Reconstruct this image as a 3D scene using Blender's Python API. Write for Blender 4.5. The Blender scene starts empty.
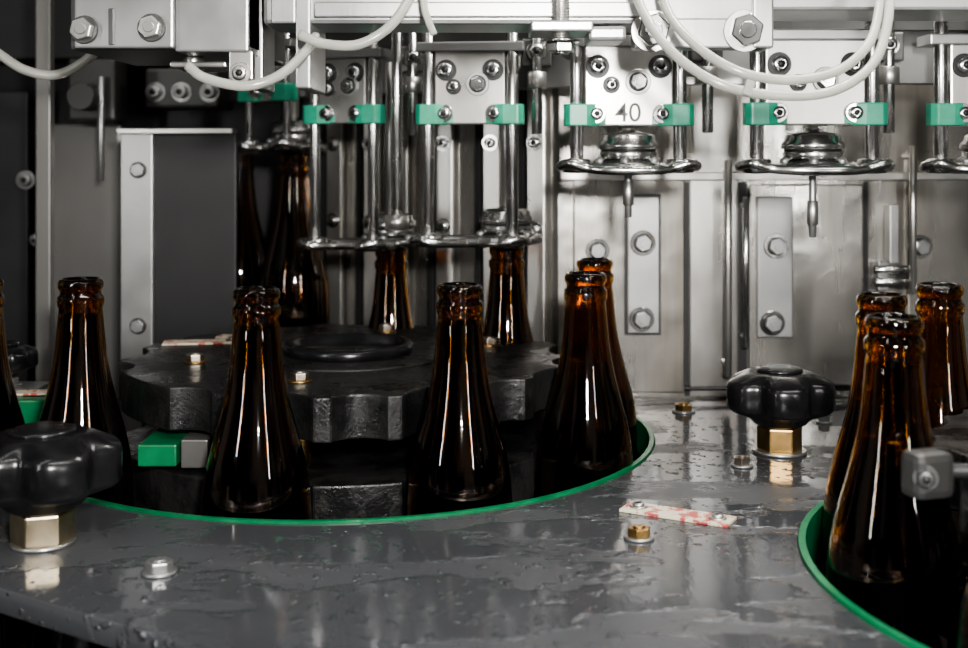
import bpy, bmesh, math, random
from mathutils import Vector, Matrix
random.seed(4)
S=0.01; H=1.20          # model units are cm, heights relative to eye level at 1.20 m
scn=bpy.context.scene
def px(u,d): return (u-484)*d/1200.0
def pz(v,d): return (155-v)*d/1200.0

# ---------------------------------------------------------------- materials
def newmat(name):
    m=bpy.data.materials.new(name); m.use_nodes=True
    nt=m.node_tree; b=nt.nodes['Principled BSDF']; return m,nt,b
def noise(nt,scale,detail=4,stretch=None,rough=.6):
    tc=nt.nodes.new('ShaderNodeTexCoord'); mp=nt.nodes.new('ShaderNodeMapping')
    nt.links.new(tc.outputs['Object'],mp.inputs['Vector'])
    if stretch: mp.inputs['Scale'].default_value=stretch
    n=nt.nodes.new('ShaderNodeTexNoise'); n.inputs['Scale'].default_value=scale
    n.inputs['Detail'].default_value=detail; n.inputs['Roughness'].default_value=rough
    nt.links.new(mp.outputs['Vector'],n.inputs['Vector']); return n
def ramp(nt,src,p0,c0,p1,c1):
    r=nt.nodes.new('ShaderNodeValToRGB'); e=r.color_ramp.elements
    e[0].position=p0; e[1].position=p1
    c=lambda v:(v,v,v,1) if not hasattr(v,'__len__') else (*v,1)
    e[0].color=c(c0); e[1].color=c(c1)
    nt.links.new(src,r.inputs['Fac']); return r
def bump(nt,src,b,strength,dist,prev=None):
    bp=nt.nodes.new('ShaderNodeBump'); bp.inputs['Strength'].default_value=strength
    bp.inputs['Distance'].default_value=dist
    nt.links.new(src,bp.inputs['Height'])
    if prev: nt.links.new(prev.outputs['Normal'],bp.inputs['Normal'])
    nt.links.new(bp.outputs['Normal'],b.inputs['Normal']); return bp
def metal(name,lo,hi,r0,r1,scale=25,stretch=None,metallic=1.0,bs=.1,bd=.0002):
    m,nt,b=newmat(name); b.inputs['Metallic'].default_value=metallic
    n=noise(nt,scale,3,stretch,.5)
    r=ramp(nt,n.outputs['Fac'],.25,lo,.75,hi); nt.links.new(r.outputs['Color'],b.inputs['Base Color'])
    q=ramp(nt,n.outputs['Fac'],.2,r0,.8,r1); nt.links.new(q.outputs['Color'],b.inputs['Roughness'])
    n2=noise(nt,160,3,(3,3,.08),.5)
    bump(nt,n2.outputs['Fac'],b,bs,bd)
    return m
M={}
M['steel']=metal('brushed_stainless',(.36,.352,.335),(.60,.59,.565),.24,.38,30,(1,1,.4),metallic=.92)
def sheetm():
    m,nt,b=newmat('stainless_sheet'); b.inputs['Metallic'].default_value=.85
    n=noise(nt,6,4,(1,1,.5),.55); r=ramp(nt,n.outputs['Fac'],.3,(.28,.27,.25),.7,(.54,.525,.495))
    st=noise(nt,22,4,(1,1,.09),.6); r2=ramp(nt,st.outputs['Fac'],.33,(.40,.37,.33),.55,(1,1,1))
    mx=nt.nodes.new('ShaderNodeMix'); mx.data_type='RGBA'; mx.blend_type='MULTIPLY'; mx.inputs[0].default_value=.8
    nt.links.new(r.outputs['Color'],mx.inputs[6]); nt.links.new(r2.outputs['Color'],mx.inputs[7]); nt.links.new(mx.outputs[2],b.inputs['Base Color'])
    q=ramp(nt,st.outputs['Fac'],.3,.38,.7,.16); nt.links.new(q.outputs['Color'],b.inputs['Roughness'])
    n2=noise(nt,9,3); b1=bump(nt,n2.outputs['Fac'],b,.5,.005)
    n3=noise(nt,160,3,(3,3,.08),.5); bump(nt,n3.outputs['Fac'],b,.12,.0003,b1)
    return m
M['sheet']=sheetm()
M['sheetdark']=metal('dark_sheet',(.05,.05,.05),(.11,.11,.108),.35,.5,9,metallic=.7)  # dark grey sheet metal, slightly uneven tone
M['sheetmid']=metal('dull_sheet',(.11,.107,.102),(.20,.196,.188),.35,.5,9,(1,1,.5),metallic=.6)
M['chrome']=metal('polished_steel',(.55,.55,.54),(.74,.74,.73),.12,.22,40,bs=.02)
M['satin']=metal('satin_cast_steel',(.42,.42,.41),(.66,.65,.64),.20,.30,60,bs=.05)
M['panel']=metal('dark_panel',(.018,.018,.019),(.034,.034,.035),.35,.5,10,metallic=.3)
M['alu']=metal('grey_alloy',(.27,.27,.268),(.41,.41,.405),.28,.42,20,metallic=.8)
M['brass']=metal('brass_fitting',(.32,.19,.07),(.52,.35,.15),.25,.4,90)
M['brassl']=metal('pale_brass',(.40,.33,.22),(.60,.51,.36),.25,.4,90)
M['rustbolt']=metal('stained_bolt',(.26,.20,.14),(.58,.54,.48),.25,.4,120)
def plastic(name,col,rough,col2=None,scale=60,bs=0.0,bd=.001,coat=0,r2=None,p=(.35,.7)):
    m,nt,b=newmat(name)
    n=noise(nt,scale,6)
    r=ramp(nt,n.outputs['Fac'],p[0],col,p[1],col2 or col); nt.links.new(r.outputs['Color'],b.inputs['Base Color'])
    if r2 is not None:
        q=ramp(nt,n.outputs['Fac'],.4,rough,.62,r2); nt.links.new(q.outputs['Color'],b.inputs['Roughness'])
    else: b.inputs['Roughness'].default_value=rough
    if bs: bump(nt,n.outputs['Fac'],b,bs,bd)
    b.inputs['Coat Weight'].default_value=coat
    return m
def blackm():
    m,nt,b=newmat('wet_black_plastic')
    n=noise(nt,26,6,None,.7); r=ramp(nt,n.outputs['Fac'],.35,(.006,.006,.0065),.7,(.018,.0175,.017)); nt.links.new(r.outputs['Color'],b.inputs['Base Color'])
    q=ramp(nt,n.outputs['Fac'],.42,.24,.56,.52); nt.links.new(q.outputs['Color'],b.inputs['Roughness'])
    n1=noise(nt,110,5,None,.7); b1=bump(nt,n1.outputs['Fac'],b,.6,.0016)
    n2=noise(nt,600,3); bump(nt,n2.outputs['Fac'],b,.5,.0005,b1); return m
M['black']=blackm()
M['knob']=plastic('black_bakelite',(.006,.006,.007),.24,(.012,.012,.013),60,.12,.0006)
M['green']=plastic('green_polyethylene',(.006,.12,.045),.35,(.015,.18,.075),60)
M['greenl']=plastic('green_clamp',(.02,.25,.15),.35,(.05,.34,.22),60)
M['ink']=plastic('stamped_ink',(.09,.085,.08),.6)
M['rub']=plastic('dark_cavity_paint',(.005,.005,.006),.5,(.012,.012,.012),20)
M['label']=plastic('stained_label',(.62,.57,.44),.3,(.42,.07,.06),170,.1,p=(.52,.57))
M['floor']=plastic('tiled_floor',(.05,.05,.05),.4,(.09,.09,.085),4)
def hosem():
    m,nt,b=newmat('translucent_hose')
    b.inputs['Roughness'].default_value=.2; b.inputs['Transmission Weight'].default_value=.45
    n=noise(nt,12); r=ramp(nt,n.outputs['Fac'],.3,(.46,.46,.42),.7,(.64,.64,.58)); nt.links.new(r.outputs['Color'],b.inputs['Base Color'])
    return m
M['hose']=hosem()
def glassm():
    m,nt,b=newmat('amber_glass'); b.inputs['Transmission Weight'].default_value=1
    n=noise(nt,18); r=ramp(nt,n.outputs['Fac'],.3,(.32,.135,.011),.7,(.42,.185,.018)); nt.links.new(r.outputs['Color'],b.inputs['Base Color'])
    b.inputs['Roughness'].default_value=.035
    b.inputs['IOR'].default_value=1.52
    return m
M['glass']=glassm()
def beerm():
    m,nt,b=newmat('dark_beer'); b.inputs['Roughness'].default_value=.15
    n=noise(nt,30); r=ramp(nt,n.outputs['Fac'],.3,(.002,.0008,.0004),.7,(.004,.0015,.0006)); nt.links.new(r.outputs['Color'],b.inputs['Base Color'])
    return m
M['beer']=beerm()
def tablem():
    m,nt,b=newmat('wet_painted_table'); b.inputs['Metallic'].default_value=.45
    n=noise(nt,5,5); r=ramp(nt,n.outputs['Fac'],.3,(.070,.074,.082),.7,(.115,.119,.127)); nt.links.new(r.outputs['Color'],b.inputs['Base Color'])
    n2=noise(nt,8,6,(1,2.1,1),.6); q=ramp(nt,n2.outputs['Fac'],.515,.10,.56,.42)
    nt.links.new(q.outputs['Color'],b.inputs['Roughness'])
    e=ramp(nt,n2.outputs['Fac'],.515,1.0,.535,0.0)
    b1=bump(nt,e.outputs['Color'],b,.7,.0008)
    n4=noise(nt,42,4,(1,.5,1)); b2=bump(nt,n4.outputs['Fac'],b,.25,.0012,b1)
    n5=noise(nt,150,2,(1,.8,1)); dr=ramp(nt,n5.outputs['Fac'],.60,0.0,.66,1.0)
    nm=noise(nt,7,2); mk=ramp(nt,nm.outputs['Fac'],.44,0.0,.52,1.0)
    mu=nt.nodes.new('ShaderNodeMath'); mu.operation='MULTIPLY'
    nt.links.new(dr.outputs['Color'],mu.inputs[0]); nt.links.new(mk.outputs['Color'],mu.inputs[1])
    bump(nt,mu.outputs[0],b,.9,.0014,b2)
    return m
M['table']=tablem()

# ---------------------------------------------------------------- mesh builder
class B:
    def __init__(s,name): s.name=name; s.bm=bmesh.new(); s.mats=[]
    def mi(s,m):
        if m not in s.mats: s.mats.append(m)
        return s.mats.index(m)
    def raw(s,vs,fs,mat,smooth=False,mtx=None,bevel=0):
        t=bmesh.new(); bv=[t.verts.new(v) for v in vs]
        for f in fs:
            try: t.faces.new([bv[i] for i in f])
            except ValueError: pass
        bmesh.ops.recalc_face_normals(t,faces=t.faces)
        if bevel: 
            es=[e for e in t.edges if len(e.link_faces)==2 and e.calc_face_angle(0)>.6]
            bmesh.ops.bevel(t,geom=es,offset=bevel,segments=2,affect='EDGES',profile=.6)
        i=s.mi(mat)
        mp={}
        for v in t.verts: mp[v]=s.bm.verts.new((mtx@v.co) if mtx else v.co)
        for f in t.faces:
            try: nf=s.bm.faces.new([mp[v] for v in f.verts])
            except ValueError: continue
            nf.material_index=i
            nf.smooth = smooth if isinstance(smooth,bool) else smooth(f)
        t.free()
    def box(s,c,d,mat,bevel=.05,rz=0,mtx=None):
        x,y,z=[k/2 for k in d]
        vs=[(a*x,b*y,e*z) for a in(-1,1) for b in(-1,1) for e in(-1,1)]
        fs=[(0,1,3,2),(4,6,7,5),(0,4,5,1),(2,3,7,6),(0,2,6,4),(1,5,7,3)]
        m=Matrix.Translation(c)@Matrix.Rotation(rz,4,'Z')
        if mtx is not None: m=Matrix.Translation(c)@mtx
        s.raw(vs,fs,mat,False,m,bevel)
    def bx(s,x0,x1,y0,y1,z0,z1,mat,bevel=.05):
        s.box(((x0+x1)/2,(y0+y1)/2,(z0+z1)/2),(abs(x1-x0),abs(y1-y0),abs(z1-z0)),mat,bevel)
    def lathe(s,c,prof,mat,seg=48,axis=None,closed=False,smooth=True):
        vs=[];n=len(prof)
        for r,z in prof:
            for k in range(seg):
                a=2*math.pi*k/seg; vs.append((r*math.cos(a),r*math.sin(a),z))
        fs=[]
        for j in range(n if closed else n-1):
            j2=(j+1)%n
            for k in range(seg):
                k2=(k+1)%seg; fs.append((j*seg+k,j*seg+k2,j2*seg+k2,j2*seg+k))
        if not closed:
            if prof[0][0]>1e-4: fs.append(tuple(range(seg))[::-1])
            if prof[-1][0]>1e-4: fs.append(tuple((n-1)*seg+k for k in range(seg)))
        m=Matrix.Translation(c)
        if axis is not None: m=m@Vector((0,0,1)).rotation_difference(Vector(axis).normalized()).to_matrix().to_4x4()
        sm=(lambda f:len(f.verts)<=4) if smooth else False
        s.raw(vs,fs,mat,sm,m)
    def cyl(s,p0,p1,r,mat,seg=20,ch=None,r2=None):
        p0=Vector(p0);p1=Vector(p1);L=(p1-p0).length; r2=r if r2 is None else r2
        ch=min(.06,r*.25,L*.3) if ch is None else ch
        s.lathe(p0,[(r-ch,0),(r,ch),(r2,L-ch),(r2-ch,L)],mat,seg,p1-p0)
    def hexb(s,p,axis,r,h,mat,washer=True,wm=None,wr=1.25):
        p=Vector(p);a=Vector(axis).normalized()
        if washer: s.cyl(p,p+a*.15,r*wr,wm or mat,24); p=p+a*.14
        vs=[(r*math.cos(k*math.pi/3+.3),r*math.sin(k*math.pi/3+.3),z) for z in(0,h) for k in range(6)]
        fs=[(5,4,3,2,1,0),(6,7,8,9,10,11)]+[(k,(k+1)%6,6+(k+1)%6,6+k) for k in range(6)]
        m=Matrix.Translation(p)@Vector((0,0,1)).rotation_difference(a).to_matrix().to_4x4()
        s.raw(vs,fs,mat,False,m,r*.1)
        s.cyl(p+a*h*.95,p+a*(h+r*.12),r*.5,mat,16)
    def capb(s,p,axis,r,h,mat,wm=None):   # socket-head screw
        p=Vector(p);a=Vector(axis).normalized()
        s.cyl(p,p+a*.12,r*1.5,wm or mat,24); 
        s.lathe(p+a*.1,[(r*.9,0),(r,.05),(r,h-.08),(r*.85,h),(r*.5,h)],mat,20,a)
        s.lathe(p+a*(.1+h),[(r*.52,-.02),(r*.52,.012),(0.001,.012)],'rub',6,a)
    def prism(s,poly,z0,z1,mat,bevel=0,mtx=None,smooth=False):
        n=len(poly); vs=[(x,y,z0) for x,y in poly]+[(x,y,z1) for x,y in poly]
        fs=[tuple(range(n))[::-1],tuple(range(n,2*n))]+[(k,(k+1)%n,n+(k+1)%n,n+k) for k in range(n)]
        s.raw(vs,fs,mat,smooth,mtx,bevel)
    def ribbon(s,pts,th,z0,z1,mat,closed=False):
        P=[Vector((x,y)) for x,y in pts];n=len(P);L=[];R=[]
        for i,p in enumerate(P):
            a=P[i-1] if (i>0 or closed) else p; b=P[(i+1)%n] if (i<n-1 or closed) else p
            t=(b-a).normalized(); nn=Vector((-t.y,t.x))*th/2; L.append(p+nn);R.append(p-nn)
        vs=[];fs=[]
        for i in range(n): vs+=[(*L[i],z0),(*R[i],z0),(*R[i],z1),(*L[i],z1)]
        for i in range(n if closed else n-1):
            j=(i+1)%n
            for k in range(4): fs.append((i*4+k,i*4+(k+1)%4,j*4+(k+1)%4,j*4+k))
        if not closed: fs+=[(0,1,2,3),((n-1)*4+3,(n-1)*4+2,(n-1)*4+1,(n-1)*4)]
        s.raw(vs,fs,mat)
    def tube(s,pts,r,mat,seg=12,sub=8,closed=False):
        P=[Vector(p) for p in pts];n=len(P);C=[]
        for i in range(n if closed else n-1):
            p1,p2=P[i],P[(i+1)%n]; p0=P[i-1] if (i>0 or closed) else p1*2-p2
            p3=P[(i+2)%n] if (i+2<n or closed) else p2*2-p1
            for k in range(sub):
                t=k/sub
                C.append(.5*((2*p1)+(p2-p0)*t+(2*p0-5*p1+4*p2-p3)*t*t+(3*p1-p0-3*p2+p3)*t**3))
        if not closed: C.append(P[-1])
        m=len(C);vs=[];fs=[];nrm=None
        for i,c in enumerate(C):
            a=C[i-1] if (i>0 or closed) else c; b=C[(i+1)%m] if (i<m-1 or closed) else c
            t=(b-a).normalized()
            if nrm is None: nrm=t.orthogonal().normalized()
            nrm=(nrm-t*nrm.dot(t)).normalized(); bn=t.cross(nrm)
            for k in range(seg):
                A=2*math.pi*k/seg; vs.append(c+(nrm*math.cos(A)+bn*math.sin(A))*r)
        for i in range(m if closed else m-1):
            j=(i+1)%m
            for k in range(seg): fs.append((i*seg+k,i*seg+(k+1)%seg,j*seg+(k+1)%seg,j*seg+k))
        if not closed: fs+=[tuple(range(seg))[::-1],tuple((m-1)*seg+k for k in range(seg))]
        s.raw(vs,fs,mat,lambda f:len(f.verts)==4)
    def done(s,origin=(0,0,0),parent=None):
        o3=Vector(origin)
        for v in s.bm.verts: v.co=(v.co-o3)*S
        me=bpy.data.meshes.new(s.name); s.bm.to_mesh(me); s.bm.free()
        for m in s.mats: me.materials.append(M[m])
        o=bpy.data.objects.new(s.name,me); scn.collection.objects.link(o)
        o.location=(o3.x*S,o3.y*S,o3.z*S+H)
        return o
def text(body,p,size,parent,rz=0,mat='ink'):
    c=bpy.data.curves.new('number_stamp','FONT'); c.body=body; c.size=size*S; c.extrude=.0003; c.align_x='CENTER'; c.offset=.0001
    c.materials.append(M[mat]); o=bpy.data.objects.new('number_stamp',c); scn.collection.objects.link(o)
    o.rotation_euler=(math.pi/2,0,rz); o.location=(p[0]*S,p[1]*S,p[2]*S+H)
    if parent:
        bpy.context.view_layer.update(); o.parent=parent; o.matrix_parent_inverse=parent.matrix_world.inverted()
    return o

TZ=-19.3           # table top
DECK=-30.5
SC=(-9.5,84.0)     # star wheel axis
LIP=-7.4
# ---------------------------------------------------------------- floor and machine shell
b=B('floor'); b.bx(-250,250,-150,260,-122,-120,'floor',0); b.done((0,0,-120))
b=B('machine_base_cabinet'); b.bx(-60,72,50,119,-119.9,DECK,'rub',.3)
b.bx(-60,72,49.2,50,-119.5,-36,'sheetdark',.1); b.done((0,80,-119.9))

b=B('wall_back')
b.ribbon([(75,96),(6,96),(-10,109),(-17,116)],1.2,DECK,26,'sheet')
b.ribbon([(-17,116),(-20,119),(-62,119)],1.2,DECK,26,'panel')
F=95.35
def wx(u): return px(u,F)
def wz(v): return pz(v,F)
# panels and seams on the back wall
b.bx(wx(573),wx(684),F-.35,F+.1,wz(392),wz(178),'sheet',.12)
b.bx(wx(690),wx(737),F-.2,F+.1,wz(396),wz(20),'steel',.08)
b.bx(wx(748),wx(862),F-.5,F+.1,wz(385),wz(184),'sheet',.15)
b.bx(wx(906),wx(1010),F-.4,F+.1,wz(385),wz(150),'sheet',.12)
b.bx(wx(560),wx(1010),F-.9,F+.1,wz(180),wz(172),'steel',.08)
b.bx(wx(684.5),wx(689.5),F-.03,F+.1,wz(396),wz(182),'rub',0)
b.bx(wx(738),wx(747),F-.03,F+.1,wz(390),wz(182),'panel',0)
b.bx(wx(863),wx(868),F-.03,F+.1,wz(385),wz(182),'panel',0)
b.cyl((wx(570),F-.1,wz(388)),(wx(1010),F-.1,wz(388)),.2,'rub')
for (u0,u1,v0,v1,bl) in [(626,658,196,332,[(641,242),(640,317)]),(755,790,196,336,[(773,245),(769,321)])]:
    b.bx(wx(u0),wx(u1),F-1.0,F-.3,wz(v1),wz(v0),'alu',.12)
    b.bx(wx(u0)-.18,wx(u1)+.18,F-.42,F-.3,wz(v1)-.18,wz(v0)+.18,'panel',.02)
    for (u,v) in bl: b.cyl((wx(u),F-1.0,wz(v)),(wx(u),F-1.2,wz(v)),1.0,'chrome',28); b.hexb((wx(u),F-1.15,wz(v)),(0,-1,0),.66,.5,'alu',wm='panel',wr=1.12)
for (u,v) in [(918,246),(597,250)]:
    b.cyl((wx(u),F-.3,wz(v)),(wx(u),F-.6,wz(v)),.95,'chrome',28); b.hexb((wx(u),F-.5,wz(v)),(0,-1,0),.62,.5,'alu',wm='panel',wr=1.12)
b.cyl((wx(723),F-2,wz(372)),(wx(723),F-2,wz(160)),.3,'steel')
b.cyl((wx(723),F,wz(170)),(wx(723),F-2.1,wz(170)),.22,'steel'); b.cyl((wx(723),F,wz(360)),(wx(723),F-2.1,wz(360)),.22,'steel')
b.cyl((wx(742),F-1.4,wz(345)),(wx(742),F-1.4,wz(196)),.25,'chrome')
b.cyl((wx(742),F,wz(335)),(wx(742),F-1.5,wz(335)),.2,'steel'); b.cyl((wx(742),F,wz(205)),(wx(742),F-1.5,wz(205)),.2,'steel')
b.cyl((wx(904),F-2,wz(290)),(wx(904),F-2,wz(146)),.28,'steel')
b.cyl((wx(904),F,wz(156)),(wx(904),F-2.1,wz(156)),.22,'steel')
# latch
b.bx(wx(884),wx(893),F-1.4,F,wz(262),wz(204),'alu',.08)
b.cyl((wx(868),F-1.5,wz(268)),(wx(908),F-1.5,wz(268)),.35,'chrome'); b.cyl((wx(868),F-1.5,wz(280)),(wx(902),F-1.5,wz(280)),.42,'satin')
b.bx(wx(872),wx(882),F-1.6,F,wz(288),wz(260),'alu',.08)
# vertical profiles on the slanted wall part
for t in (.08,.3,.55,.8,.97,1.2):
    X=6-16*t; Y=96+13*t
    b.box((X-.5,Y-.9,-3),(1.5,.7,28),'steel',.12,rz=-.3)
    b.box((X-1.5,Y-.5,-3),(.5,.9,28),'panel',.05,rz=-.6)
    b.capb((X-.7,Y-1.25,-6),(-.3,-1,0),.45,.4,'chrome'); b.capb((X-.7,Y-1.25,1),(-.3,-1,0),.45,.4,'chrome')
b.done((0,100,0))

# left side: grey panel, dark panel with strip frame
b=B('machine_side_panel'); d=100
b.bx(px(126,d),px(236,d),d,d+.8,DECK,pz(132,d),'panel',.1)
b.bx(px(122,d),px(154,d),d-.5,d+.1,DECK,pz(132,d),'alu',.1)
b.bx(px(122,d),px(236,d),d-1.6,d+.8,pz(134,d),pz(129,d),'steel',.08)
for v in (170,325): b.hexb((px(140,d),d-.5,pz(v,d)),(0,-1,0),.55,.4,'alu',wm='sheetdark')
b.done((px(180,d),d,DECK))
b=B('machine_side_panel'); d=112
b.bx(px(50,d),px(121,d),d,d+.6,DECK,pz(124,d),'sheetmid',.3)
b.bx(px(-80,d),px(28,d),d,d+.6,DECK,pz(92,d),'panel',.2)
b.capb((px(26,d),d,pz(180,d)),(0,-1,0),.6,.5,'alu'); b.capb((px(36,d),d,pz(240,d)),(0,-1,0),.4,.5,'alu')
b.done((px(80,d),d,DECK))
b=B('support_post'); d=92; X=px(45,d)
b.bx(X-.6,X+.6,d-.5,d+.5,DECK,24,'sheetmid',.15)
b.done((X,d,DECK))

# ---------------------------------------------------------------- table plate
R=21.3; arc=[]
for k in range(0,61):
    a=math.radians(31-(31+126.9)*k/60); arc.append((SC[0]+R*math.cos(a),SC[1]+R*math.sin(a)))
RC=(35.0,55.0); RR=20.0
outer=arc+[(-41.5,66.9),(-21.4,53.4),(-13.7,48.6),(-7,44),(6,36),(14,30),(70,30),(70,95),(8.9,95)]
hole=[(RC[0]+RR*math.cos(2*math.pi*k/96),RC[1]+RR*math.sin(2*math.pi*k/96)) for k in range(96)]
cu=bpy.data.curves.new('tmp','CURVE'); cu.dimensions='2D'; cu.fill_mode='BOTH'; cu.extrude=.5*S; cu.bevel_depth=.0006; cu.bevel_resolution=1
for pl in (outer,hole):
    sp=cu.splines.new('POLY'); sp.points.add(len(pl)-1); sp.use_cyclic_u=True
    for i,(x,y) in enumerate(pl): sp.points[i].co=(x*S,y*S,0,1)
to=bpy.data.objects.new('tmp',cu); scn.collection.objects.link(to); bpy.context.view_layer.update()
me=bpy.data.meshes.new_from_object(to.evaluated_get(bpy.context.evaluated_depsgraph_get()))
bpy.data.objects.remove(to); me.materials.clear(); me.materials.append(M['table'])
tb=bpy.data.objects.new('machine_table',me); scn.collection.objects.link(tb); tb.location=(0,0,(TZ-.56)*S+H)
bt=B('table_support')
for (x,y) in [(-25,59),(-2,46),(14.5,75),(62,85),(62,36),(12,40)]: bt.cyl((x,y,DECK-6 if y<50 else DECK),(x,y,TZ-1.12),1.1,'steel')
bt.bx(-6,16,36.5,50.5,-42,-36.5,'rub',.1)
t2=bt.done((0,60,DECK)); 
bpy.context.view_layer.update(); t2.parent=tb; t2.matrix_parent_inverse=tb.matrix_world.inverted()

# green guide rails
b=B('green_guide_rail')
g=[(-41,66.6)]+[(SC[0]+(R-.25)*math.cos(math.radians(-126.5+(126.5+24)*k/60)),SC[1]+(R-.25)*math.sin(math.radians(-126.5+(126.5+24)*k/60))) for k in range(61)]
b.ribbon(g,.3,TZ-2.2,TZ+.12,'green'); b.done((SC[0],SC[1]-R,TZ))
b=B('green_guide_rail')
b.ribbon([(RC[0]+(RR-.25)*math.cos(2*math.pi*k/96),RC[1]+(RR-.25)*math.sin(2*math.pi*k/96)) for k in range(96)],.35,TZ-2.6,TZ+.15,'green',closed=True)
b.done((RC[0]-RR,RC[1],TZ))
b=B('infeed_guide_fence')
b.bx(-46,-28.8,79.2,80.4,-18.6,-16.2,'green',.1); b.bx(-46,-29,79.4,80.2,DECK,-18.6,'steel',.05)
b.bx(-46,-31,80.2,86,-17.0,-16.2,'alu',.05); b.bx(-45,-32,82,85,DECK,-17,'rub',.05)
b.box((-30.2,81.4,-16.1),(3.2,1.4,.12),'label',.02,rz=.1)
b.done((-36,80,DECK))

# ---------------------------------------------------------------- star wheels
def starpoly(c,Ro,pockets,rp,n=720):
    out=[]
    for k in range(n):
        a=2*math.pi*k/n; r=Ro
        for (pa,Rp) in pockets:
            dl=(a-pa+math.pi)%(2*math.pi)-math.pi
            if abs(dl)<.5:
                q=rp*rp-(Rp*math.sin(dl))**2
                if q>0: r=min(r,Rp*math.cos(dl)-math.sqrt(q))
        out.append((c[0]+r*math.cos(a),c[1]+r*math.sin(a)))
    return out
BP=[(-24.2,72.0),(-12.7,67.0),(-1.4,69.0),(6.4,75.6),(7.9,85.6)]
def pol(c,p): return (math.atan2(p[1]-c[1],p[0]-c[0]),math.hypot(p[0]-c[0],p[1]-c[1]))
pk=[pol(SC,p) for p in BP]+[(math.radians(q),17.5) for q in (48,92,135,179)]
def star(name,c,pk,Ro):
    b=B(name)
    pa=sorted([p[0] for p in pk]); mids=[]
    for i in range(len(pa)):
        a0=pa[i]; a1=pa[(i+1)%len(pa)]
        if a1<a0: a1+=2*math.pi
        mids.append(((a0+a1)/2,Ro+.9))
    poly=starpoly(c,Ro,pk,3.3); out=[]
    for (x,y) in poly:
        a=math.atan2(y-c[1],x-c[0]); r=math.hypot(x-c[0],y-c[1])
        for (ma,mr) in mids:
            dl=(a-ma+math.pi)%(2*math.pi)-math.pi
            q=1.9*1.9-(mr*math.sin(dl))**2
            if abs(dl)<.3 and q>0: r=min(r,mr*math.cos(dl)-math.sqrt(q))
        out.append((c[0]+r*math.cos(a),c[1]+r*math.sin(a)))
    b.prism(out,-16.5,-13.9,'black',.12)
    b.prism(starpoly(c,Ro+.1,pk,3.3),-21.4,-18.9,'black',.12)
    b.lathe((c[0],c[1],0),[(7.2,-13.95),(7.2,-13.8),(7.0,-13.75),(0,-13.75)],'black',64)
    b.lathe((c[0],c[1],0),[(4.5,-13.8),(4.5,-13.2),(4.3,-13.05),(3.6,-13.05),(3.4,-13.5),(0,-13.5)],'knob',64)
    b.cyl((c[0],c[1],DECK),(c[0],c[1],-13.8),2.2,'rub',32)
    for k in range(6):
        a=k*math.pi/3+.35; x=c[0]+10.5*math.cos(a); y=c[1]+10.5*math.sin(a)
        b.cyl((x,y,-19),(x,y,-16),.7,'brass'); b.hexb((x,y,-13.92),(0,0,1),.6,.45,'rustbolt',wm='brass')
    return b
b=star('bottle_star_wheel',SC,pk,15.4)
b.box((-19.3,73.8,-17.75),(2.3,6,1.3),'green',.12); b.box((-17.2,74.2,-17.75),(1.6,6,1.7),'sheetmid',.1)
b.box((-20.6,88.6,-13.8),(6.0,1.8,.12),'label',.02,rz=.15); b.capb((-18.6,88.9,-13.75),(0,0,1),.35,.2,'rustbolt')
b.box((-18.4,91.0,-13.8),(3.6,1.5,.12),'label',.02,rz=-.2); b.hexb((-16.2,90.6,-13.9),(0,0,1),.4,.35,'rustbolt')
b.done((SC[0],SC[1],DECK))
RB=[(18.9,55.3),(21.2,64.0),(26.2,69.0),(20.8,45.2)]
b=star('bottle_star_wheel',RC,[pol(RC,p) for p in RB]+[(math.radians(q),16.5) for q in (70,30,-10,-50,-88)],14.4)
b.done((RC[0],RC[1],DECK))

# ---------------------------------------------------------------- bottles
def bottle_mesh(level):
    prof=[(1.03,-.05),(1.10,0),(1.22,-.08),(1.31,-.25),(1.31,-.50),(1.22,-.68),(1.17,-.82),(1.20,-.95),(1.34,-1.1),(1.36,-1.35),(1.33,-1.6),(1.24,-1.78),
          (1.30,-2.3),(1.38,-3.2),(1.47,-4.2),(1.62,-5.3),(1.84,-6.4),(2.12,-7.5),(2.40,-8.5),(2.66,-9.5),(2.86,-10.5),(2.98,-11.5),(3.04,-12.5),(3.05,-13.5),(3.05,-22.0),(2.95,-22.6),(2.6,-23.0),(1.5,-22.8),(0.001,-22.5)]
    inn=[(0.001,-22.1),(2.3,-22.4),(2.75,-21.9),(2.8,-13.5),(2.77,-12.4),(2.6,-10.6),(2.14,-8.5),(1.60,-6.4),(1.24,-4.2),(1.06,-2.3),(.98,-1.2),(.97,-.15)]
    b=B('beer_bottle'); b.lathe((0,0,0),prof+inn,'glass',64,closed=True)
    body=[(2.68,-21.8),(2.73,-13.5),(2.70,-12.4),(2.53,-10.6),(2.07,-8.5),(1.54,-6.4),(1.19,-4.2),(1.0,-2.3),(.98,-1.5)]
    out=[]
    for i,(r,z) in enumerate(body):
        if z<level: out.append((r,z))
        else:
            r0,z0=body[i-1]; t=(level-z0)/(z-z0); rr=r0+(r-r0)*t; out+=[(rr,level),(0.001,level)]; break
    b.lathe((0,0,0),[(0.001,-22.05),(2.2,-22.3)]+out,'beer',48)
    o=b.done(); me=o.data; bpy.data.objects.remove(o); return me
BM={l:bottle_mesh(l) for l in (-2.0,-5.6,-9.6)}
allb=[(x,y,LIP,(-2.0,-2.0,-2.0,-5.6,-9.6)[i]) for i,(x,y) in enumerate(BP)]+[(x,y,LIP,(-5.6,-5.6,-9.6,-5.6)[i]) for i,(x,y) in enumerate(RB)]+[(-30.3,72.2,LIP,-2.0),(1.7,90,-6.8,-2.0),(-7.5,97,-7.5,-2.0),(-16.3,103,.2,-9.6),(-22.8,112,.2,-9.6)]
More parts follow.
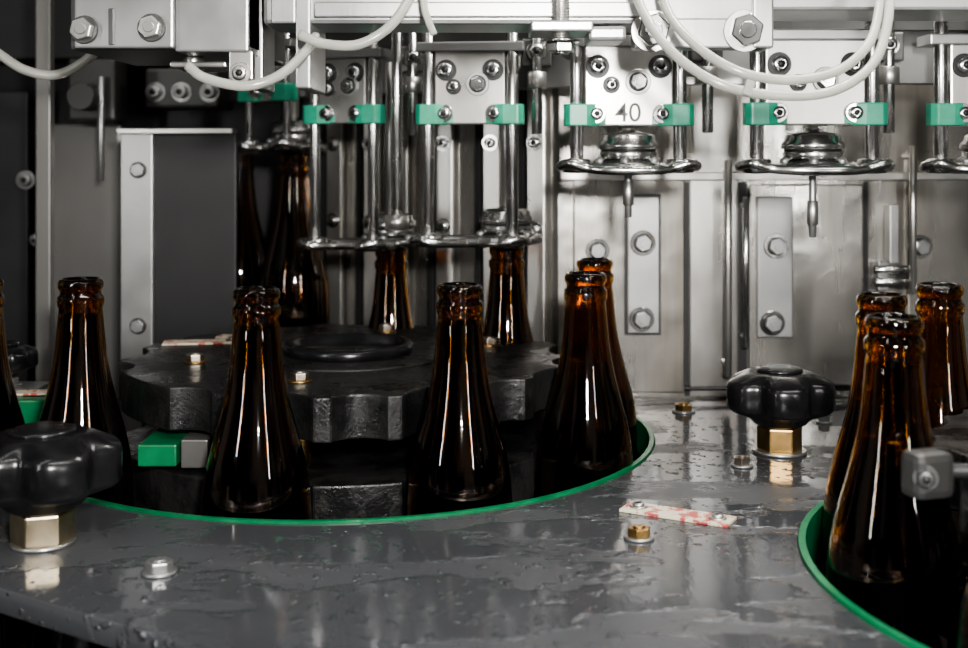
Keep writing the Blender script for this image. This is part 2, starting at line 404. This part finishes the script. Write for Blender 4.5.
for (x,y,z,fl) in allb:
    o=bpy.data.objects.new('beer_bottle',BM[fl]); scn.collection.objects.link(o); o.location=(x*S,y*S,z*S+H); o.rotation_euler=(0,0,random.random()*6)
for (x,y,z,fl) in allb:
    zb=z-23
    if zb>DECK+.2:
        b=B('bottle_lift_pedestal'); b.cyl((x,y,DECK),(x,y,zb-.4) if zb-DECK>.7 else (x,y,DECK+.15),1.6,'steel',32); b.cyl((x,y,max(DECK,zb-.5)),(x,y,zb-.01),3.0,'alu',40); b.done((x,y,DECK))

# ---------------------------------------------------------------- filling valves
def valve(cx,cy,hs,fz,bell,num,pl=(1.9,7.2),noz=4.0,rz=0,w=None,rr=.45):
    b=B('filling_valve'); w=w or hs*2+.1
    Rm=Matrix.Rotation(rz,3,'Z')
    def q(x,y,z): v=Rm@Vector((x,y,0)); return (cx+v.x,cy+v.y,z)
    nd=(Rm@Vector((0,-1,0)))
    z0,z1=pl
    b.box(q(0,-.1,(z0+z1)/2),(w-1.1,.5,z1-z0),'steel',.12,rz=rz)
    b.box(q(0,1.9,(z0+z1)/2+1),(w-1.4,2.4,z1-z0-1),'alu',.15,rz=rz)
    b.box(q(0,.8,z1+.3),(w+1.6,2.6,.7),'alu',.1,rz=rz)
    for sx in(-1,1):
        b.cyl(q(sx*hs,0,fz-.2),q(sx*hs,0,z1+5),rr,'satin',24)
        b.prism([(sx*u,v) for u,v in [(hs+.85,-.5),(hs+.5,-.85),(hs-.6,-.85),(hs-1.2,-.62),(hs-1.5,-.36),(hs-1.5,.2),(hs-1.0,.7),(hs+.5,.8),(hs+.85,.4)]],z0,z0+1.45,'greenl',.1,Matrix.Translation((cx,cy,0))@Matrix.Rotation(rz,4,'Z'))
        b.prism([(sx*u,v) for u,v in [(hs-.5,-.7),(hs-1.5,-.40),(hs-1.9,-.36),(hs-1.9,-.2),(hs-.5,-.2)]],z0+.1,z0+.7,'greenl',.05,Matrix.Translation((cx,cy,0))@Matrix.Rotation(rz,4,'Z'))
        b.capb(q(sx*(hs-1.25),-.5,z0+.8),nd,.42,.4,'chrome')
        b.capb(q(sx*(hs-1.35),-.35,z0+3.9),nd,.52,.5,'chrome','panel')
        b.lathe(q(sx*hs,0,fz),[(rr,-.45),(.9,-.4),(1.0,0),(.9,.45),(rr,.55)],'satin',24)
    b.cyl(q(.6,-.35,z0+2.9),q(.6,-.5,z0+2.9),.85,'alu',24); b.hexb(q(.6,-.45,z0+2.9),nd,.55,.35,'chrome',wm='panel',wr=1.15)
    b.capb(q(-1.15,-.35,z0+2.7),nd,.38,.35,'chrome','panel')
    bx,by=bell; 
    b.lathe((bx,by,fz),[(1.4,-.35),(2.6,-.32),(2.8,-.05),(2.6,.2),(1.5,.3)],'satin',40)
    Lp=Vector(q(-hs,0,fz)); Rp=Vector(q(hs,0,fz)); C=Vector((bx,by,fz))
    n=Vector((nd.x,nd.y,0))*2.6; up=Vector((0,0,.22)); ax=(Rp-Lp).normalized()
    b.tube([Lp+n*.42-ax*.5+up,Lp+n*.42+ax*.7-up*.5,C+n*.95-ax*1.3-up,C+n*1.0+ax*1.3-up,Rp+n*.42-ax*.7-up*.5,Rp+n*.42+ax*.5+up,Rp+ax*1.1,Rp-n*.4+ax*.3,C-n+ax*1.2-up,C-n-ax*1.2-up,Lp-n*.4-ax*.3,Lp-ax*1.1],.32,'satin',12,6,closed=True)
    mid=(Lp+Rp)/2; dd=C-mid
    b.box(((mid*.6+C*.4)+Vector((0,0,-.02)))[:],(hs*2,1.4,.36),'alu',.1,rz=rz)
    if dd.length>1.5: b.box(((mid+C)/2)[:],(1.6,dd.length,.36),'alu',.1,rz=math.atan2(-dd.x,dd.y))
    # centring bell: steel cup, dark rubber bands
    b.lathe((bx,by,fz),[(2.0,.1),(2.05,.3),(1.95,.4)],'black',40)
    b.lathe((bx,by,fz),[(1.85,.3),(1.9,.9),(1.85,1.0)],'satin',40)
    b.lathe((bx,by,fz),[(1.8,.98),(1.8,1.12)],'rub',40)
    b.lathe((bx,by,fz),[(1.9,1.1),(2.05,1.2),(2.0,1.5),(1.8,1.7),(1.75,2.0),(1.5,2.15),(.8,2.25),(.5,2.4)],'satin',40)
    b.cyl((bx,by+.0,fz+2.1),(bx,by,max(z0-.1,fz+2.4)) if dd.length<1.5 else (bx,by,z1),.45,'steel'); 
    b.cyl((bx,by,fz-.2),(bx,by,fz-.58),.85,'black')
    if noz: 
        b.cyl((bx,by,fz-noz),(bx,by,fz),.24,'alu'); b.cyl((bx,by,fz-noz+.8),(bx,by,fz-noz+2.4),.36,'steel')
    for k in range(6):
        a=k*1.047+.3; b.lathe((bx+2.05*math.cos(a),by+2.05*math.sin(a),fz+.35),[(0.001,-.32),(.28,-.15),(.33,0),(.28,.15),(0.001,.32)],'alu',12)
    o=b.done((cx,cy,fz))
    if num:
        v=Rm@Vector((-.05,-.37,0)); text(num,(cx+v.x,cy+v.y,z0+.3),1.75,o,rz)
    return o
valve(9.5,79,3.4,-.75,(9.6,79.8),'40',noz=3.4)
valve(21.2,77,3.7,-.75,(21.3,77.8),None,noz=4.6,pl=(1.9,7.4))
valve(33.4,78,3.7,-.75,(33.4,78.8),None,noz=4.4)
valve(-1.0,86.5,3.05,-6.2,(1.7,89.8),None,noz=0,rz=-.12,pl=(2.2,7.5))
valve(-10.8,92.5,2.5,-6.9,(-7.5,96.8),None,noz=0,rz=-.35,pl=(2.4,7.5),rr=.42)
valve(-18.2,101,2.2,.8,(-16.3,103),None,noz=0,rz=-.6,pl=(4.5,9),rr=.33)
b=B('filler_ring')
b.ribbon([(-30,118),(-24,113),(-19,108),(-12.5,101),(0,93),(9.5,86.5),(21.2,84.2),(33,84.5),(50,88)],2.2,5.0,13,'alu')
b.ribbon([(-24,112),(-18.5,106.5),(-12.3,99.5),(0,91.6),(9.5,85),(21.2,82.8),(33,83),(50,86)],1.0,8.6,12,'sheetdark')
for (x,y) in [(3.8,86.4),(15.2,81.6),(27.5,81.5),(-5.5,92.3)]:
    b.cyl((x,y,1.5),(x,y,11),.38,'satin'); b.cyl((x,y,4.8),(x,y,6),.7,'steel')
    b.box((x,y+.9,7.4),(2.2,1.6,2.0),'sheetdark',.15); b.capb((x,y+.1,7.5),(0,-1,0),.5,.4,'chrome')
b.done((10,84,6))
b=B('filling_pipe'); d=90; X=px(397,d)
b.cyl((X,d,-5),(X,d,16),.42,'satin'); b.lathe((X,d,pz(222,d)),[(.4,-.6),(.9,-.5),(.9,.5),(.4,.6)],'steel',24); b.done((X,d,0))

# ---------------------------------------------------------------- upper beam and boxes
b=B('steel_beam'); 
b.bx(px(266,68),px(752,68),67,72,pz(26,68),16,'alu',.25)
b.bx(px(318,68),px(640,68),66.5,67.2,pz(20,68),pz(5,68),'alu',.08)
b.bx(px(740,68),45,69,75,pz(8,68),16,'alu',.2)
b.bx(px(748,68),px(768,68),66.6,69.5,pz(50,68),12,'steel',.12)
for u in (649,740): b.hexb((px(u,68),66.9,pz(35,68)+.1),(0,-1,0),.95,.8,'chrome',wm='steel')
b.bx(px(632,68),px(762,68),66.9,68.5,pz(50,68),pz(20,68),'alu',.12)
X=px(561,66); b.cyl((X,66,pz(52,66)),(X,66,14),.45,'steel')
for k in range(26): b.lathe((X,66,pz(50,66)+k*.16),[(.42,0),(.52,.05),(.42,.1)],'steel',16)
b.hexb((X,66,pz(40,66)),(0,0,-1),.85,.55,'chrome'); b.bx(X-1.7,X+1.7,65,69,pz(33,66),pz(22,66),'alu',.12)
b.bx(X+1.5,X+3.6,66,69.5,pz(44,66)+.2,pz(26,66),'alu',.2)
b.done((0,68,10))
b=B('steel_housing_box'); d=66
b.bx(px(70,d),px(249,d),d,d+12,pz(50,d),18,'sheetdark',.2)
b.bx(px(78,d),px(176,d),d-.6,d+.1,pz(49,d),18,'alu',.12)
b.bx(px(176,d),px(249,d),d-.2,d+8,pz(52,d),18,'alu',.12)
b.hexb((px(88,d),d-.6,pz(31,d)),(0,-1,0),.62,.55,'steel',wm='sheetdark'); b.hexb((px(155,d),d-.6,pz(29,d)),(0,-1,0),.62,.55,'steel',wm='sheetdark')
b.box((px(115,d),d-.62,pz(28,d)),(.3,.2,2),'sheetdark',.05)
b.cyl((px(180,d),d+3,pz(68,d)),(px(180,d),d+3,pz(48,d)),.6,'steel'); b.bx(px(165,d),px(222,d),d+1,d+5,pz(66,d),pz(60,d),'steel',.1)
b.bx(px(228,d),px(252,d),d+.2,d+1,pz(80,d),pz(50,d),'steel',.1); b.capb((px(240,d),d+.2,pz(73,d)),(0,-1,0),.4,.4,'steel')
b.done((px(160,d),d,8))
b=B('hanging_bracket'); d=70
b.bx(px(252,d),px(266,d),d-1,d+3,pz(90,d),16,'alu',.12)
b.bx(px(305,d),px(319,d),d-3.5,d+3,pz(92,d),16,'alu',.12); b.bx(px(282,d),px(305,d),d-3.5,d-3,pz(30,d),16,'alu',.12)
b.done((px(260,d),d,8))
b=B('rear_pneumatic_block'); d=112
b.bx(px(82,d),px(128,d),d-4,d,pz(122,d),pz(62,d),'sheetdark',.3); b.cyl((px(105,d),d-3,pz(100,d)),(px(105,d),d-7,pz(100,d)),1.2,'sheetdark')
b.cyl((px(118,d),d-5,pz(80,d)),(px(118,d),d-5,pz(180,d)),.3,'alu')
b.bx(px(160,d),px(230,d),d-5,d+2,pz(110,d),pz(72,d),'sheetdark',.3); b.bx(px(-60,d),px(240,d),d-1,d+5,pz(60,d),22,'panel',.2)
for u in (170,195,222): b.capb((px(u,d),d-5,pz(95,d)),(0,-1,0),.6,.8,'alu')
b.done((px(150,d),d,6))

# ---------------------------------------------------------------- hoses
def hose(pts,r,tie=None):
    b=B('plastic_hose'); b.tube([(px(u,d),d,pz(v,d)) for u,v,d in pts],r,'hose',16,10)
    if tie:
        u,v,d=tie; c=Vector((px(u,d),d,pz(v,d)))
        b.lathe(c,[(r*1.12,-.18),(r*1.22,-.15),(r*1.22,.15),(r*1.12,.18)],'hose',20,axis=(1,0,-.35))
        b.box(c+Vector((0,-r*1.2,.1)),(.45,.35,.8),'hose',.05,mtx=Matrix.Rotation(.3,4,'Y'))
    b.done(tuple(Vector((px(pts[0][0],pts[0][2]),pts[0][2],pz(pts[0][1],pts[0][2])))))
hose([(630,-40,66),(640,5,64),(668,48,62),(715,82,61),(770,95,61),(830,92,61.5),(872,65,62.5),(888,20,64),(890,-40,66)],.26,(747,90,61))
hose([(655,-40,66.5),(666,8,65),(692,42,63.2),(735,70,62.3),(785,80,62.3),(835,72,62.8),(868,45,63.5),(880,5,65),(882,-40,66.5)],.26)
hose([(188,66,64),(205,78,63.5),(245,86,63.5),(280,75,64),(305,52,65),(316,36,66)],.27)
hose([(300,35,64),(325,44,63.5),(360,44,63.5),(392,24,63.8),(415,-12,65),(420,-40,66)],.27)
hose([(425,-40,66),(424,5,65.2),(434,35,65)],.2)
hose([(-60,20,80),(-10,48,80),(25,70,80),(60,74,80),(95,52,80),(110,20,80)],.33)
hose([(560,-20,76),(548,20,77),(556,46,79),(575,60,81)],.27)

# ---------------------------------------------------------------- knobs & table bolts
def knob(x,y,zb,rot=0,s=1.0,hexm='brass',base=1.7,wr=1.75):
    b=B('clamping_knob')
    b.cyl((x,y,zb),(x,y,zb+.22),wr*s,'steel',32)
    r=1.45*s
    poly=[(x+r*math.cos(k*math.pi/3+rot),y+r*math.sin(k*math.pi/3+rot)) for k in range(6)]
    b.prism(poly,zb+.2,zb+base,hexm,.1)
    b.cyl((x,y,zb+base),(x,y,zb+base+.2),1.2*s,'steel')
    z0=zb+base+.15
    n=200; lv=[(0,.45),(.1,.50),(.5,.60),(.85,.90),(1.0,.96),(1.2,1.0),(2.45,1.0),(2.75,.97),(2.9,.92),(3.3,.66),(3.38,.60),(3.42,.54),(3.42,.0)]
    vs=[];fs=[]
    for (h,f) in lv:
        for k in range(n):
            a=2*math.pi*k/n
            lob=.5+.5*math.cos(5*a)
            notch=max(0,(1-lob))**2.6
            amp=1 if f>.85 else (.35 if f>.55 else .1)
            rr=3.5*(1-.22*amp*notch)*f*s
            vs.append((x+rr*math.cos(a+rot),y+rr*math.sin(a+rot),z0+h*s))
    for j in range(len(lv)-1):
        for k in range(n): fs.append((j*n+k,j*n+(k+1)%n,(j+1)*n+(k+1)%n,(j+1)*n+k))
    fs.append(tuple(range(n))[::-1])
    b.raw(vs,fs,'knob',lambda f:len(f.verts)==4)
    b.lathe((x,y,z0+3.4*s),[(1.5*s,0),(1.45*s,.2),(1.3*s,.26),(0.001,.26)],'knob',32)
    b.done((x,y,zb))
knob(-21.9,59.6,TZ,.3,1.08,'brassl',wr=1.45)
knob(19.2,78.0,TZ,.9,1.0,'brass')
knob(-33.5,84,-16.2,.5,.62,'steel',.6)
def tbolt(x,y,mat,r=.7):
    b=B('hex_bolt'); b.hexb((x,y,TZ),(0,0,1),r,.45,mat,wm='alu'); b.done((x,y,TZ))
tbolt(-15,55.4,'alu',.65); tbolt(7.8,60.4,'brass',.62); tbolt(16,74.4,'rustbolt',.55); tbolt(15,90.2,'brass',.7)
tbolt(24.5,86.5,'alu',.45)
b=B('stained_label_plate')
mt=Matrix.Rotation(math.atan2(-2.9,5.4),4,'Z')
b.box((10.35,64.2,TZ+.09),(6.0,1.7,.16),'label',.03,mtx=mt)
for (x,y) in [(8.4,65.25),(12.3,63.15)]: b.capb((x,y,TZ+.15),(0,0,1),.32,.15,'steel')
b.done((10.35,64.2,TZ))
b=B('bottle_guide_bracket')
b.box((18.1,49.0,-13.0),(1.8,1.3,1.9),'sheetdark',.35,rz=.3); b.capb((17.8,48.35,-13.0),(-.3,-1,0),.35,.3,'sheetdark')
b.cyl((18.6,49.1,-12.9),(57,46.5,-12.9),.3,'panel'); b.cyl((57,46.5,TZ),(57,46.5,-12.3),.8,'steel'); b.done((57,46.5,TZ))

# ---------------------------------------------------------------- light
def area(name,loc,tgt,size,sy,e,col=(1,1,1)):
    l=bpy.data.lights.new(name,'AREA'); l.shape='RECTANGLE'; l.size=size*S; l.size_y=sy*S; l.energy=e; l.color=col
    o=bpy.data.objects.new(name,l); scn.collection.objects.link(o)
    L=Vector((loc[0]*S,loc[1]*S,loc[2]*S+H)); T=Vector((tgt[0]*S,tgt[1]*S,tgt[2]*S+H))
    o.location=L; o.rotation_euler=(T-L).to_track_quat('-Z','Y').to_euler(); return o
area('camera_flash',(7,-4,10),(18,85,-10),5,5,9,(1,.975,.94))
area('added_overhead_strip',(50,-10,110),(18,80,-14),100,8,8,(1,.975,.93))  # unseen overhead strip, added for glare and highlights on the bottles
area('added_overhead_strip',(-40,20,100),(0,80,-10),8,110,3,(1,.98,.95))  # second added strip from the left, narrowed for thin bottle highlights
area('added_streak_light',(-52,20,4),(0,78,-12),2.5,26,.9,(1,.99,.96))  # invented strip light, draws vertical streaks on the left bottle edges
area('added_streak_light',(48,-6,6),(8,72,-12),2.5,26,1.2,(1,.99,.96))  # its invented counterpart on the right, also for bottle streaks
area('added_wall_fill',(26,66,30),(28,92,-10),30,4,3.4,(1,.97,.91))  # fill light added above the valves to brighten the back wall
w=bpy.data.worlds.new('made_up_reflections'); scn.world=w; w.use_nodes=True; nt=w.node_tree  # made-up bright and dark patches that give the metal contrasty reflections
bg=nt.nodes['Background']; tc=nt.nodes.new('ShaderNodeTexCoord'); n=nt.nodes.new('ShaderNodeTexNoise'); n.inputs['Scale'].default_value=2.6; n.inputs['Detail'].default_value=2
nt.links.new(tc.outputs['Generated'],n.inputs['Vector']); r=ramp(nt,n.outputs['Fac'],.47,(.012,.012,.012),.60,(.8,.775,.735))
nt.links.new(r.outputs['Color'],bg.inputs['Color']); bg.inputs['Strength'].default_value=.28
try: scn.view_settings.look='AgX - Medium High Contrast'
except Exception as ex: print(ex)

# ---------------------------------------------------------------- camera
c=bpy.data.cameras.new('camera'); c.sensor_width=36; c.lens=36*1200/968; c.shift_y=-169/968; c.clip_start=.01
c.dof.use_dof=True; c.dof.focus_distance=.70; c.dof.aperture_fstop=8.5
co=bpy.data.objects.new('camera',c); scn.collection.objects.link(co); co.location=(0,0,H); co.rotation_euler=(math.pi/2,0,0)
scn.camera=co
